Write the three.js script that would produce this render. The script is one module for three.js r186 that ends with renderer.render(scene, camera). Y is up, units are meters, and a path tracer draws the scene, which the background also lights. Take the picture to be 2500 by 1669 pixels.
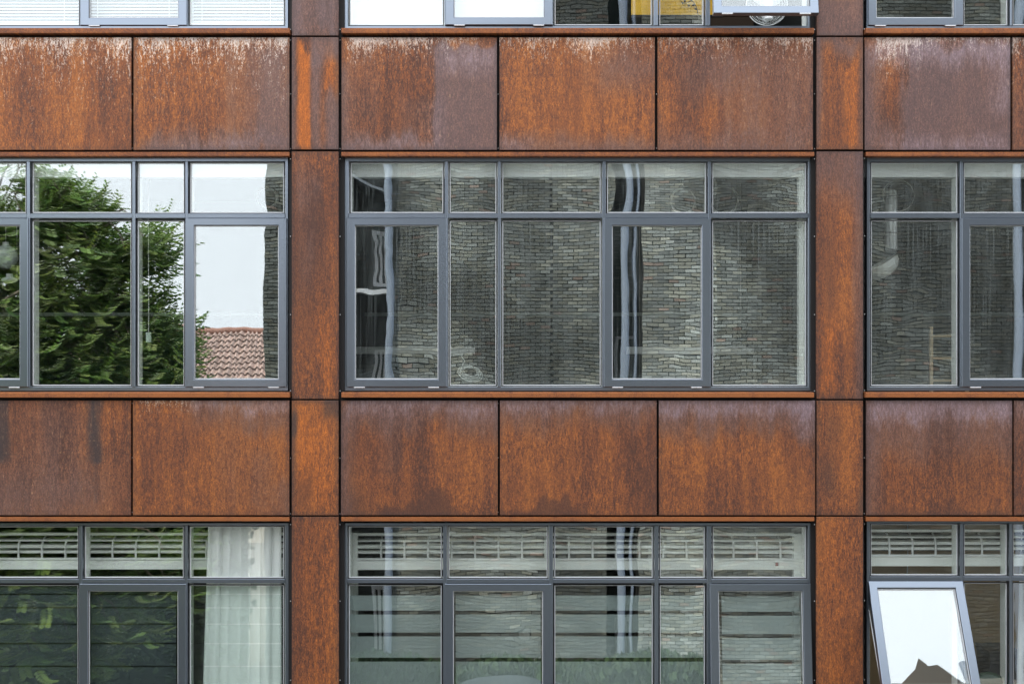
import * as THREE from 'three';
import { mergeGeometries } from 'three/addons/utils/BufferGeometryUtils.js';

// ---------------------------------------------------------------- camera, sky, sun, exposure
const D = 12, EYE = 7.1, S = 250;                       // metres to the facade, eye height, photo pixels per metre on it
const scene = new THREE.Scene();
const camera = new THREE.PerspectiveCamera(2 * Math.atan(834.5 / S / D) * 180 / Math.PI, 1024 / 683, 0.1, 900);
camera.position.set(0, EYE, D);
camera.lookAt(0, EYE, 0);
const renderer = new THREE.WebGLRenderer({ antialias: true });
renderer.setSize(1024, 683);
renderer.toneMapping = THREE.LinearToneMapping;
renderer.toneMappingExposure = 2.5;
renderer.shadowMap.enabled = true;
const SUN = new THREE.Vector3(-0.42, 0.86, -0.42).normalize();
const sun = new THREE.DirectionalLight(0xfff1de, 3.0);
sun.position.copy(SUN).multiplyScalar(60).add(new THREE.Vector3(0, 6, 6));
sun.target.position.set(0, 6, 6); sun.castShadow = true; sun.shadow.radius = 6;
Object.assign(sun.shadow.camera, { left: -35, right: 35, top: 35, bottom: -35, near: 1, far: 160 });
sun.shadow.mapSize.set(2048, 2048);
scene.add(sun, sun.target);

// ---------------------------------------------------------------- noise and random numbers
let seed = 12345;
const rnd = () => { seed = (seed * 1664525 + 1013904223) >>> 0; return seed / 4294967296; };
const rr = (a, b) => a + (b - a) * rnd();
const clamp = (x, a = 0, b = 1) => x < a ? a : x > b ? b : x;
const ss = (a, b, x) => { const t = clamp((x - a) / (b - a)); return t * t * (3 - 2 * t); };
const PERM = new Float32Array(65536); { let s = 99; for (let i = 0; i < 65536; i++) { s = (Math.imul(s, 1103515245) + 12345) >>> 0; PERM[i] = (s >>> 8) / 16777216; } }
function vn(x, y, k = 0) {                               // value noise, 0..1
  const xi = Math.floor(x), yi = Math.floor(y); let fx = x - xi, fy = y - yi;
  fx = fx * fx * (3 - 2 * fx); fy = fy * fy * (3 - 2 * fy);
  const h = (i, j) => PERM[(Math.imul(i, 374761393) + Math.imul(j, 668265263) + Math.imul(k + 7, 1274126177) >>> 9) & 65535];
  const a = h(xi, yi), b = h(xi + 1, yi), c = h(xi, yi + 1), d = h(xi + 1, yi + 1);
  return a + (b - a) * fx + (c - a) * fy + (a - b - c + d) * fx * fy;
}
const fbm = (x, y, k = 0, o = 4) => { let s = 0, a = 0.5, n = 0; for (let i = 0; i < o; i++) { s += a * vn(x, y, k + i * 13); n += a; a *= 0.5; x *= 2.03; y *= 2.03; } return s / n; };

// ---------------------------------------------------------------- sky: bright, thinly overcast
{
  const w = 512, h = 256, d = new Float32Array(w * h * 4);
  for (let j = 0; j < h; j++) for (let i = 0; i < w; i++) {
    const el = (j + 0.5) / h * Math.PI - Math.PI / 2, az = (i + 0.5) / w * 2 * Math.PI;
    const e = Math.max(0, Math.sin(el));
    const q = fbm(Math.cos(az) * Math.cos(el) * 2.2 + 5, Math.sin(az) * Math.cos(el) * 2.2 + e * 3, 3, 4);
    const up = el > 0 ? 1 : 0.6;
    const L = (1.12 + 0.2 * e + 0.14 * (q - 0.5)) * up, o = (j * w + i) * 4;
    d[o] = L * (0.955 - 0.05 * (1 - q) * e); d[o + 1] = L * (0.99 - 0.02 * (1 - q) * e); d[o + 2] = L * 1.05; d[o + 3] = 1;
  }
  const t = new THREE.DataTexture(d, w, h, THREE.RGBAFormat, THREE.FloatType);
  t.mapping = THREE.EquirectangularReflectionMapping; t.magFilter = t.minFilter = THREE.LinearFilter; t.wrapS = THREE.RepeatWrapping; t.needsUpdate = true;
  scene.background = t; scene.environment = t;
}

// ---------------------------------------------------------------- helpers
const X = (px, z = 0) => (px - 1250) / S * (D - z) / D;            // photo pixel to metres at depth z
const Y = (py, z = 0) => EYE + (834.5 - py) / S * (D - z) / D;
const used = {};
const numbered = n => { const k = used[n] = (used[n] ?? -1) + 1; return k ? `${n}_${String(k).padStart(3, '0')}` : n; };
function tag(o, label, category, group) { Object.assign(o.userData, { label, category }); if (group) o.userData.group = group; return o; }
function thing(name, label, category, pos = [0, 0, 0], group) { const o = new THREE.Group(); o.name = numbered(name); o.position.set(...pos); scene.add(o); return tag(o, label, category, group); }
function mesh(name, geo, mat, parent) {
  const g = Array.isArray(geo) ? mergeGeometries(geo.map(x => { const y = x.index ? x.toNonIndexed() : x; for (const k of Object.keys(y.attributes)) if (!['position', 'normal', 'uv'].includes(k)) y.deleteAttribute(k); return y; })) : geo;
  const m = new THREE.Mesh(g, mat); m.name = parent ? name : numbered(name); m.castShadow = m.receiveShadow = true; (parent || scene).add(m); return m;
}
function struct(name, geo, mat) { const m = mesh(name, geo, mat); m.userData.kind = 'structure'; return m; }
function box(x0, x1, y0, y1, z0, z1) { const g = new THREE.BoxGeometry(Math.abs(x1 - x0), Math.abs(y1 - y0), Math.abs(z1 - z0)); g.translate((x0 + x1) / 2, (y0 + y1) / 2, (z0 + z1) / 2); return g; }
function rect(x0, x1, y0, y1) { return [[x0, y0], [x1, y0], [x1, y1], [x0, y1]].map(p => new THREE.Vector2(...p)); }
// a plate with chamfered edges, front face at z, uv 0..1 over the front
function plate(x0, x1, y0, y1, z, depth, bev = 0.003, hole = null, metres = false) {
  const b = bev, s = new THREE.Shape(rect(x0 + b, x1 - b, y0 + b, y1 - b));
  if (hole) s.holes.push(new THREE.Path(rect(hole[0] - b, hole[1] + b, hole[2] - b, hole[3] + b).reverse()));
  const g = new THREE.ExtrudeGeometry(s, { depth: depth - 2 * b, bevelEnabled: b > 0, bevelSize: b, bevelThickness: b, bevelSegments: 1, steps: 1 });
  g.translate(0, 0, z - depth + b);
  const p = g.attributes.position, uv = new Float32Array(p.count * 2);
  for (let i = 0; i < p.count; i++) { uv[2 * i] = metres ? p.getX(i) : (p.getX(i) - x0) / (x1 - x0); uv[2 * i + 1] = metres ? p.getY(i) : (p.getY(i) - y0) / (y1 - y0); }
  g.setAttribute('uv', new THREE.BufferAttribute(uv, 2)); return g;
}
function tube(pts, r, n = 24, m = 8, closed = false) { return new THREE.TubeGeometry(new THREE.CatmullRomCurve3(pts.map(p => new THREE.Vector3(...p)), closed), n, r, m, closed); }
function std(c, roughness = 0.8, metalness = 0, more = {}) { return new THREE.MeshStandardMaterial({ color: new THREE.Color().setRGB(...c), roughness, metalness, ...more }); }
function dataTex(w, h, f, srgb) {                                   // f(u, v) -> [r, g, b] 0..255
  const d = new Uint8Array(w * h * 4);
  for (let j = 0; j < h; j++) for (let i = 0; i < w; i++) { const c = f((i + 0.5) / w, (j + 0.5) / h), o = (j * w + i) * 4; d[o] = clamp(c[0], 0, 255); d[o + 1] = clamp(c[1], 0, 255); d[o + 2] = clamp(c[2], 0, 255); d[o + 3] = 255; }
  const t = new THREE.DataTexture(d, w, h); t.magFilter = THREE.LinearFilter; t.minFilter = THREE.LinearMipmapLinearFilter; t.generateMipmaps = true; if (srgb) t.colorSpace = THREE.SRGBColorSpace; t.needsUpdate = true; return t;
}

// ---------------------------------------------------------------- weathering steel
const lerp3 = (a, b, t) => [a[0] + (b[0] - a[0]) * t, a[1] + (b[1] - a[1]) * t, a[2] + (b[2] - a[2]) * t];
const RUST = { deep: [80, 49, 37], rust: [115, 66, 40], orange: [148, 87, 43], amber: [184, 100, 38], plum: [96, 74, 73], lilac: [140, 121, 129], pale: [214, 199, 188], soot: [50, 42, 45] };  // plum, lilac: patina, and along panel tops a glossy sheen painted in
const inside = (r, u, v, soft) => ss(r[0] - soft, r[0] + soft, u) * (1 - ss(r[1] - soft, r[1] + soft, u)) * ss(r[2] - soft, r[2] + soft, v) * (1 - ss(r[3] - soft, r[3] + soft, v));
// w, h metres; o: warm (0..1 lean to orange), plum / lilac / amber / soot: lists of [u0,u1,v0,v1,strength,soft]; pale: [[u0,u1,depth,strength]] from the top; drip: how far runs reach down
function corten(w, h, k, o, tw, th) {
  const rough = new Float32Array(tw * th);
  const col = dataTex(tw, th, (u, v) => {
    const x = u * w + k * 3.7, y = v * h + k * 1.9, t = 1 - v;       // t: 0 at the top
    const wob = (fbm(x * 9, y * 2.2, k + 40, 3) - 0.5), wob2 = fbm(x * 3, y * 1.2, k + 50, 4) - 0.5;
    const grain = fbm(x * 95, y * 24, k, 2), fine = vn(x * 260, y * 95, k + 5), streak = fbm(x * 26, y * 1.6, k + 9, 3), big = fbm(x * 2.6, y * 1.3, k + 21, 4), longs = fbm(x * 11, y * 0.45, k + 25, 3), calm = fbm(x * 1.8 + 4, y * 1.5, k + 28, 2);
    const m = clamp(0.5 + (o.warm ?? 0) + (big - 0.5) * 1.0 + (streak - 0.5) * 0.45 + (longs - 0.5) * 0.55 + ((grain - 0.5) * 0.75 + (fine - 0.5) * 0.5) * (0.45 + 1.0 * calm));
    let c = m < 0.5 ? lerp3(RUST.deep, RUST.rust, m * 2) : lerp3(RUST.rust, RUST.orange, m * 2 - 1);
    let r = 0.78;
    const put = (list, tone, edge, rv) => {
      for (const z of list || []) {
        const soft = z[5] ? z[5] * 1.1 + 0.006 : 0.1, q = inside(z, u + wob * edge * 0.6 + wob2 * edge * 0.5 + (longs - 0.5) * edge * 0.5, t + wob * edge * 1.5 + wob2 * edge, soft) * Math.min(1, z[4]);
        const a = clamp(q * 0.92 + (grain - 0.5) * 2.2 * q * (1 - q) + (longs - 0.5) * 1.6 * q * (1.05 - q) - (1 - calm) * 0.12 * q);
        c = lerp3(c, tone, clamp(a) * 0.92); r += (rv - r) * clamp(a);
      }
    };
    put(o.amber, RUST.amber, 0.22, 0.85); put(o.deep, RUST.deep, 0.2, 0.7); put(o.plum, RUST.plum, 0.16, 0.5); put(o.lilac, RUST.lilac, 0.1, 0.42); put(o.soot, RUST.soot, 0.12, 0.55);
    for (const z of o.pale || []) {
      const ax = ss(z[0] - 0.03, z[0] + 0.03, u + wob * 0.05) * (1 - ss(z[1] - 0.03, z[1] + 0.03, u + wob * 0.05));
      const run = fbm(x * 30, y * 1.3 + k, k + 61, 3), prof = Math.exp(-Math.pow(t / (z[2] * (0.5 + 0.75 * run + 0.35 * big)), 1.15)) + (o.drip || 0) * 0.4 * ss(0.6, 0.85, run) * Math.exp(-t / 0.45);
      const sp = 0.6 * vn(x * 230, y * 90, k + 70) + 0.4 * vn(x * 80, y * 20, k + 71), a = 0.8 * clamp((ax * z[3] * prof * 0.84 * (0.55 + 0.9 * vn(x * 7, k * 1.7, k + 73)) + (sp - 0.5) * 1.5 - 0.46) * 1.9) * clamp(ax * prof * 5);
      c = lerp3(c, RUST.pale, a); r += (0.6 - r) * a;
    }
    if (o.drip) { const a = clamp((vn(x * 150, y * 26, k + 80) - 0.86 + 0.13 * (fbm(x * 16, y * 2, k + 81, 3) - 0.5) + o.drip * 0.07 * (1 - ss(0.1, 0.85, t))) * 9) * o.drip; c = lerp3(c, [205, 158, 112], a * 0.85); }
    const e = Math.min(u * w, (1 - u) * w, t * h, (1 - t) * h), ed = (1 - ss(0, 0.03 + 0.05 * big, e)) * (o.edge ?? 0.35);
    c = lerp3(c, RUST.soot, ed * (0.5 + streak * 0.6));
    const n = 0.85 + 0.3 * fine * (0.55 + grain * 0.9);
    rough[Math.min(th - 1, Math.floor(v * th)) * tw + Math.min(tw - 1, Math.floor(u * tw))] = r + (grain - 0.5) * 0.12;
    return [c[0] * n, c[1] * n, c[2] * n];
  }, true);
  const rt = dataTex(tw >> 1, th >> 1, (u, v) => { const q = 255 * rough[Math.floor(v * th) * tw + Math.floor(u * tw)]; return [255, q, 0]; });
  const uvScale = grainBump.clone(); uvScale.repeat.set(w / 0.9, h / 0.9); uvScale.offset.set(k * 0.37 % 1, k * 0.61 % 1); uvScale.needsUpdate = true;
  return new THREE.MeshStandardMaterial({ map: col, roughnessMap: rt, roughness: 1, metalness: 0, bumpMap: uvScale, bumpScale: 0.0009 });
}
const grainBump = dataTex(512, 512, (u, v) => { const f = (a, b, k) => { const per = (x, y) => vn(x, y, k); return per(u * a, v * b) * (1 - u) * (1 - v) + per((u - 1) * a, v * b) * u * (1 - v) + per(u * a, (v - 1) * b) * (1 - u) * v + per((u - 1) * a, (v - 1) * b) * u * v; }; const q = 255 * (0.6 * f(190, 70, 1) + 0.4 * f(80, 22, 2)); return [q, q, q]; });
grainBump.wrapS = grainBump.wrapT = THREE.RepeatWrapping;

const building = thing('office_building', 'office building clad in rusty weathering steel panels with grey framed ribbon windows', 'building');
const M = {
  black: std([0.012, 0.010, 0.010], 0.8), frame: std([0.215, 0.248, 0.295], 0.3), gasket: std([0.016, 0.017, 0.02], 0.6),
  spacer: std([0.62, 0.64, 0.66], 0.4), lining: std([0.84, 0.86, 0.82], 0.6), concrete: std([0.22, 0.215, 0.20], 0.9), white: std([0.78, 0.79, 0.78], 0.55),
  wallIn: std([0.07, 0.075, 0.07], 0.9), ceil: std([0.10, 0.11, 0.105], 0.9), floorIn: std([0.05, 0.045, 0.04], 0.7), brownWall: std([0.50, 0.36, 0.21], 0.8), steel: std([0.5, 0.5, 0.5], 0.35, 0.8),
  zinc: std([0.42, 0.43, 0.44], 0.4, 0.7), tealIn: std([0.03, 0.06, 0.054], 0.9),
};
M.frame.metalness = 0.85; M.frame.bumpMap = grainBump; M.frame.bumpScale = 0.0004;

// panel bands: [top, bottom, list of [x0, x1, options]]
const P = {};
const BANDS = [
  { y: [91, 366], x: [
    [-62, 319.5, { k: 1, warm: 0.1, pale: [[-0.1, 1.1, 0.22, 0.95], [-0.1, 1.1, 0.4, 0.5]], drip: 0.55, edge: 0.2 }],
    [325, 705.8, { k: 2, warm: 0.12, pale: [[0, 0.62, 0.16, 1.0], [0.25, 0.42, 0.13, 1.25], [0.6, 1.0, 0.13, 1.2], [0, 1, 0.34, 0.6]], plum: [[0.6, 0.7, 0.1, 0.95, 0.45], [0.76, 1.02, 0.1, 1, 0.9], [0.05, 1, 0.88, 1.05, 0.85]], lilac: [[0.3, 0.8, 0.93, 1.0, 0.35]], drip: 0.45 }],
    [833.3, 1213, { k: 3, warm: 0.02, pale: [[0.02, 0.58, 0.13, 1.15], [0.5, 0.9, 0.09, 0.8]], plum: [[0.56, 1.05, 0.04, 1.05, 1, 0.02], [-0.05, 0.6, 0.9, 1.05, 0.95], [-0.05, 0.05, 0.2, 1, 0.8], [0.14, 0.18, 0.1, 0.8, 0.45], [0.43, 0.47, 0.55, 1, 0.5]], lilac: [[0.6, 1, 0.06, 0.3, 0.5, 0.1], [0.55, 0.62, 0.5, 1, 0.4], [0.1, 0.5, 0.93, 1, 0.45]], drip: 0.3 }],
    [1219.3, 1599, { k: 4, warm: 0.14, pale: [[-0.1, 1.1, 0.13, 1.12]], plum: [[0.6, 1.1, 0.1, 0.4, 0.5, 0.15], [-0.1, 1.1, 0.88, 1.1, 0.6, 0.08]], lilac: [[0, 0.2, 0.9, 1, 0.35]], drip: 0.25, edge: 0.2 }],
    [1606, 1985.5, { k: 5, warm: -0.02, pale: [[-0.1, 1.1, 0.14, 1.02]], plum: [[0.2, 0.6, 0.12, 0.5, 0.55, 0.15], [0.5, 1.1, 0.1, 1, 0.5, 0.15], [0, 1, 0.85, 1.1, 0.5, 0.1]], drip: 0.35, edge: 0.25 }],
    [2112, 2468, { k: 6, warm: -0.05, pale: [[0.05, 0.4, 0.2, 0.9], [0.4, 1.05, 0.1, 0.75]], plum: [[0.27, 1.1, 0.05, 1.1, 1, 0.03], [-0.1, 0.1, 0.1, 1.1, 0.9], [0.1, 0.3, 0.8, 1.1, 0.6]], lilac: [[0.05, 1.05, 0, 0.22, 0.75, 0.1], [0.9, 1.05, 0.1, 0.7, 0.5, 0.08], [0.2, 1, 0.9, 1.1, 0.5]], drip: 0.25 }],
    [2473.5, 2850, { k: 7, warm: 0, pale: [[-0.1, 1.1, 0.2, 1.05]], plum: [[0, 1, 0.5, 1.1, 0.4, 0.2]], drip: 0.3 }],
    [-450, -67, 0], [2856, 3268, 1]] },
  { y: [977.5, 1257.5], x: [  // the top bands of plum and lilac put the gloss into the colour
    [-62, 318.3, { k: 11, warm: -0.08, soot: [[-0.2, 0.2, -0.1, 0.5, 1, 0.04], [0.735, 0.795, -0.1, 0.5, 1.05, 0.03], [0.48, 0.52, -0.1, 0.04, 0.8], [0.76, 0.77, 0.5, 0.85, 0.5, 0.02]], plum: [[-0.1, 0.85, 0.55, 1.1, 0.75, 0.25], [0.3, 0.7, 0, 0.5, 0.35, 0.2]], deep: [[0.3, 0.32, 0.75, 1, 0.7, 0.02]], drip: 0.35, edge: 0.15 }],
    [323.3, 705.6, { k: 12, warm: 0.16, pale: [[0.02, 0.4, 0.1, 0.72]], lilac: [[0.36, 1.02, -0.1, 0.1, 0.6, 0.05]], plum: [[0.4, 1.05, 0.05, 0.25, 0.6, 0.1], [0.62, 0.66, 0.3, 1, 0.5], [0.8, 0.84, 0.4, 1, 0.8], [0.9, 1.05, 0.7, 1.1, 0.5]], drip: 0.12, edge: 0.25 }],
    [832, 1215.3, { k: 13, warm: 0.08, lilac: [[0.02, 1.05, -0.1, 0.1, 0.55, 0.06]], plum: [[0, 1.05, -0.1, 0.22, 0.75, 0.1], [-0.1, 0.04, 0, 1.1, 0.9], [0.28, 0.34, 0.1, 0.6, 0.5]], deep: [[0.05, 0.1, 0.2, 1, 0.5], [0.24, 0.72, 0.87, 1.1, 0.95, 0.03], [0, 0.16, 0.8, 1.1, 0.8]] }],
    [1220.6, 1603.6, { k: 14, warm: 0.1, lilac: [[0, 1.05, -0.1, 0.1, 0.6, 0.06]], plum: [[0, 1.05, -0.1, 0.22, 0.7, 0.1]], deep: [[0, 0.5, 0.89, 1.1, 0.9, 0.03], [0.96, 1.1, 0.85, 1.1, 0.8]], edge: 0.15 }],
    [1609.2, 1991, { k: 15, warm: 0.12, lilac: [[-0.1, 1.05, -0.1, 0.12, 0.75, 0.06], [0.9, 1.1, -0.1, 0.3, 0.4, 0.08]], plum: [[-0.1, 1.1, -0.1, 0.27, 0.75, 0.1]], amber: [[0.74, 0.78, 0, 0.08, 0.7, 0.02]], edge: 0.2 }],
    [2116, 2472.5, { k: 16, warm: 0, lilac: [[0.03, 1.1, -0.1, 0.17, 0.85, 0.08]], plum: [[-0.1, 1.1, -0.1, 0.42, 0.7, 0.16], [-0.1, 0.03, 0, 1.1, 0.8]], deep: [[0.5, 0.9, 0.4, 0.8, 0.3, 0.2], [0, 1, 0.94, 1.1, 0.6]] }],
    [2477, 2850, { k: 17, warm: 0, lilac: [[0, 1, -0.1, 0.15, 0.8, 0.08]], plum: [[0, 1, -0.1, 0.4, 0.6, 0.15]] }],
    [-450, -67, 7], [2856, 3268, 8]] },
];
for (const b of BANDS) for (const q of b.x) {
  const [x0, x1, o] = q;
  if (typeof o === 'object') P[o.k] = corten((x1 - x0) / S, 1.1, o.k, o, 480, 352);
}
const reuse = [P[1], P[4], P[5], P[7], P[12], P[13], P[14], P[12], P[16]];
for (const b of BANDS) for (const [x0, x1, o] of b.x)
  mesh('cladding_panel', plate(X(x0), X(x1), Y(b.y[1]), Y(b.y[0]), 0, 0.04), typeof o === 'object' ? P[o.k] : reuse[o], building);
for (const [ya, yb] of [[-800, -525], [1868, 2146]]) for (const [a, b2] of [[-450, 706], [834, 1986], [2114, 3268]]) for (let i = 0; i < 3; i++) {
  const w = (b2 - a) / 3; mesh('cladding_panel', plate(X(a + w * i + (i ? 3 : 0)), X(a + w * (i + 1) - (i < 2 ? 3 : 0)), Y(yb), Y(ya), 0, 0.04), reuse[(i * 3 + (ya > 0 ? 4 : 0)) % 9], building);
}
// pillar cladding, segment by segment
const PIL = {
  a0: { k: 31, warm: -0.2, plum: [[-0.1, 0.25, -0.1, 1.1, 0.8], [0.6, 1.1, -0.1, 1.1, 0.6], [0, 1, 0.7, 1.1, 0.75]], amber: [[0.25, 0.52, -0.2, 0.78, 1.1, 0.05]] },
  a1: { k: 32, warm: -0.12, plum: [[-0.1, 0.1, -0.1, 1.1, 0.8], [0.4, 1.1, -0.1, 0.2, 0.8], [0.42, 0.62, 0.1, 1.1, 0.75], [0.7, 1.1, 0.55, 1.1, 0.8]], amber: [[0.13, 0.38, 0.05, 1.0, 1.15, 0.04], [0.7, 0.95, 0.05, 0.55, 0.55, 0.06], [0.5, 0.75, 0.55, 0.9, 0.4]] },
  a2: { k: 33, warm: -0.08, deep: [[-0.1, 0.5, 0.1, 0.7, 0.55, 0.2], [0.3, 0.8, 0.3, 0.6, 0.5, 0.15]], plum: [[0.1, 0.6, 0.0, 0.2, 0.5, 0.1], [0.2, 0.5, 0.3, 0.5, 0.35, 0.1]], amber: [[0.5, 0.9, 0.6, 1, 0.35, 0.15]] },
  a3: { k: 34, warm: 0.15, soot: [[0.68, 1.1, -0.1, 0.2, 0.7, 0.06], [-0.1, 0.12, 0.1, 0.3, 0.8, 0.05], [-0.1, 0.06, 0.3, 0.9, 0.5]], amber: [[0.1, 0.9, 0.1, 1, 0.5, 0.15]], deep: [[0.1, 0.5, 0.7, 1, 0.5, 0.1]] },
  a4: { k: 35, warm: 0.16, amber: [[0.3, 0.9, 0, 1, 0.25, 0.2]] },
  b0: { k: 36, warm: 0.02, plum: [[0, 1, 0.75, 1.1, 0.9, 0.1], [0.3, 0.5, 0.1, 0.6, 0.5, 0.1]], amber: [[0.2, 0.95, 0.2, 0.9, 0.65, 0.1]] },
  b1: { k: 37, warm: 0.02, plum: [[-0.1, 1.1, -0.1, 0.1, 0.8], [-0.1, 0.15, 0, 1, 0.6], [0.92, 1.1, 0.1, 1, 0.6]], amber: [[0.6, 0.85, 0.15, 0.95, 0.5, 0.08]] },
  b2: { k: 38, warm: 0.05, plum: [[-0.1, 1.1, -0.1, 0.2, 0.7, 0.1], [0.8, 1.1, 0, 1.1, 0.6, 0.06]], amber: [[0.05, 0.4, 0.55, 1, 0.45, 0.12]], deep: [[0.1, 0.4, 0.3, 0.6, 0.4, 0.1], [0, 0.6, 0.97, 1.1, 0.8, 0.02]] },
  b3: { k: 39, warm: 0.1, soot: [[0.1, 0.4, 0.5, 0.8, 0.4, 0.12], [0.2, 0.5, 0.1, 0.4, 0.3, 0.1], [0.9, 1.1, 0.8, 1, 0.5]] },
  b4: { k: 40, warm: 0.2, amber: [[0.2, 0.8, 0, 1, 0.25, 0.2]], edge: 0.15 },
};
const SEG = [[-1100, -520, '2'], [-516, 86.8, '0'], [90.8, 364.8, '1'], [369.8, 973.5, '2'], [977.5, 1257.5, '3'], [1261.5, 1866, '4'], [1870, 2200, '1']];
const pilMat = {};
for (const [x0, x1, s] of [[712, 826, 'a'], [1994.5, 2107.5, 'b'], [-572, -458, 'b'], [3276, 3390, 'a']]) for (const [ya, yb, n] of SEG) {
  const id = s + n; if (!pilMat[id]) { const tall = n === '2' || n === '4' || n === '0'; pilMat[id] = corten(0.456, tall ? 2.41 : 1.1, PIL[id].k, PIL[id], 160, tall ? 832 : 384); }
  mesh('pillar_panel', plate(X(x0), X(x1), Y(yb), Y(ya), 0.004, 0.04), pilMat[id], building);
}
// sill and lintel strips
const stripLit = corten(6, 0.4, 51, { warm: 0.5, edge: 0 }, 2048, 128);  // brighter rust for the lower strips: light from above put into the colour
const stripDark = corten(6, 0.4, 52, { warm: 0.15, edge: 0 }, 2048, 128);
const BX = [[-452, 706], [833, 1988.5], [2115, 3270]];
const FL = [-516, 374, 1265];                              // window heads, photo rows
BX.forEach(([a, b], i) => FL.forEach((h, j) => {
  const sillTop = h + 583, zs = 0.045;
  mesh('window_sill', plate(X(a, zs), X(b, zs), Y(sillTop + (j === 0 ? 13.8 : 13.3), zs), Y(sillTop + 1, zs), zs, 0.22, 0.004), j ? stripLit : stripDark, building);
  mesh('lintel_strip', plate(X(a), X(b), Y(h + 7), Y(h - 3), 0.006, 0.10, 0.003), j === 2 ? stripLit : stripDark, building);
}));
// dark sheeting in the joints and round the openings, walls, slabs
const ZB = -0.075, back = [];
const L = X(-640), R = X(3450), TOP = Y(-1080), DEEP = -6.2;
for (const [a, b] of [[-640, -447], [702, 838], [1985, 2115], [3266, 3450]]) back.push(box(X(a), X(b), 0.35, TOP, -0.42, ZB));
for (const [a, b] of [[-447, 702], [838, 1985], [2115, 3266]]) for (const [ya, yb] of [[-1080, -514], [67 + 6, 376], [960, 1267], [1850, 2450]]) back.push(box(X(a), X(b), Y(yb), Y(ya), -0.40, ZB - 0.002));
mesh('backing_wall', back, M.black, building);
mesh('plinth', box(L, R, 0, Y(2206), -0.45, -0.02), M.concrete, building);
const shell = [box(L - 0.3, L, 0, TOP, DEEP, -0.08), box(R, R + 0.3, 0, TOP, DEEP, -0.08), box(L - 0.3, R + 0.3, 0, TOP, DEEP - 0.3, DEEP)];
mesh('outer_wall', shell, M.concrete, building);
mesh('roof', box(L - 0.3, R + 0.3, TOP, TOP + 0.3, DEEP - 0.3, 0.03), M.concrete, building);
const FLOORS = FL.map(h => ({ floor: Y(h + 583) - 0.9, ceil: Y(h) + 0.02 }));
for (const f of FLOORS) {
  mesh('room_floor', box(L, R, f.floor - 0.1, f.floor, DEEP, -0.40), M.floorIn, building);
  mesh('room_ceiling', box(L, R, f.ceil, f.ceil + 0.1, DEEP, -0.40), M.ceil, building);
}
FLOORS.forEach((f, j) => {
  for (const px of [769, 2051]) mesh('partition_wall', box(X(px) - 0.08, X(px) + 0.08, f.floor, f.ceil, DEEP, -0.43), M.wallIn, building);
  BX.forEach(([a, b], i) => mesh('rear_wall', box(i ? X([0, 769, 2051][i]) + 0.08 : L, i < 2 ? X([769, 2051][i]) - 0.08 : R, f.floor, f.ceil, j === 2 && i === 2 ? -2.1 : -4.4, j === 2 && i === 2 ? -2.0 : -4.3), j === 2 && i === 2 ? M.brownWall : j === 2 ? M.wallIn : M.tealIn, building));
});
// fixing screws in the joints
const screws = [], sg = new THREE.SphereGeometry(0.0065, 8, 5);
const screw = (px, py, z = -0.03) => { const g = sg.clone(); g.translate(X(px, z), Y(py, z), z); screws.push(g); };
for (const px of [708.8, 829.6, 1989.3, 2111]) for (const py of [72, 98, 229, 363, 388, 577, 768, 954, 1118, 1254, 1280, 1467, 1660]) screw(px, py + (px > 2000 ? -1 : 0));
for (const px of [322, 1216, 1603]) for (const py of [230, 362, 984, 1117, 1250]) screw(px, py);
{ const m = mesh('fixing_screw', screws, M.steel, building); m.userData.kind = 'stuff'; }

// ---------------------------------------------------------------- windows
const glass = new THREE.MeshPhysicalMaterial({ color: new THREE.Color().setRGB(0.955, 0.985, 0.97), roughness: 0, metalness: 0, transmission: 1, thickness: 0, ior: 2.2, specularIntensity: 1 });
// the metal coating on the inner sheet of the double glazing: a thin part mirror
const coated = new THREE.MeshStandardMaterial({ color: new THREE.Color().setRGB(0.93, 0.98, 1.0), roughness: 0, metalness: 1, transparent: true, opacity: 0.24 });
const dusty = coated.clone(), coatedLow = coated.clone(); coatedLow.opacity = 0.12; dusty.opacity = 0.27;
dusty.metalnessMap = dataTex(512, 256, (u, v) => {           // dust and dried runs on the glass
  const s = fbm(u * 60, v * 2.2, 301, 3), w = fbm(u * 9, v * 3, 305, 3), q = 255 * (0.975 - 0.34 * ss(0.52, 0.85, s) * (0.3 + 0.7 * v) - 0.10 * ss(0.35, 0.75, w) - 0.2 * Math.pow(1 - Math.min(1, Math.min(v, 1 - v) * 9), 3));
  return [255, 0, q];
});
const filmOf = (r, g, b, tr) => new THREE.MeshPhysicalMaterial({ color: new THREE.Color().setRGB(r, g, b), roughness: 0.9, metalness: 0, transmission: tr, thickness: 0, ior: 1.3, side: THREE.DoubleSide }), film = filmOf(0.44, 0.52, 0.505, 0.35), filmDimmed = filmOf(0.10, 0.135, 0.14, 0.5), filmClear = filmOf(0.93, 0.98, 0.96, 1); filmClear.roughness = 0.35;  // the darkest one is the same film with the dim room painted in
const ZF = -0.1, ZG = -0.135;
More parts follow.
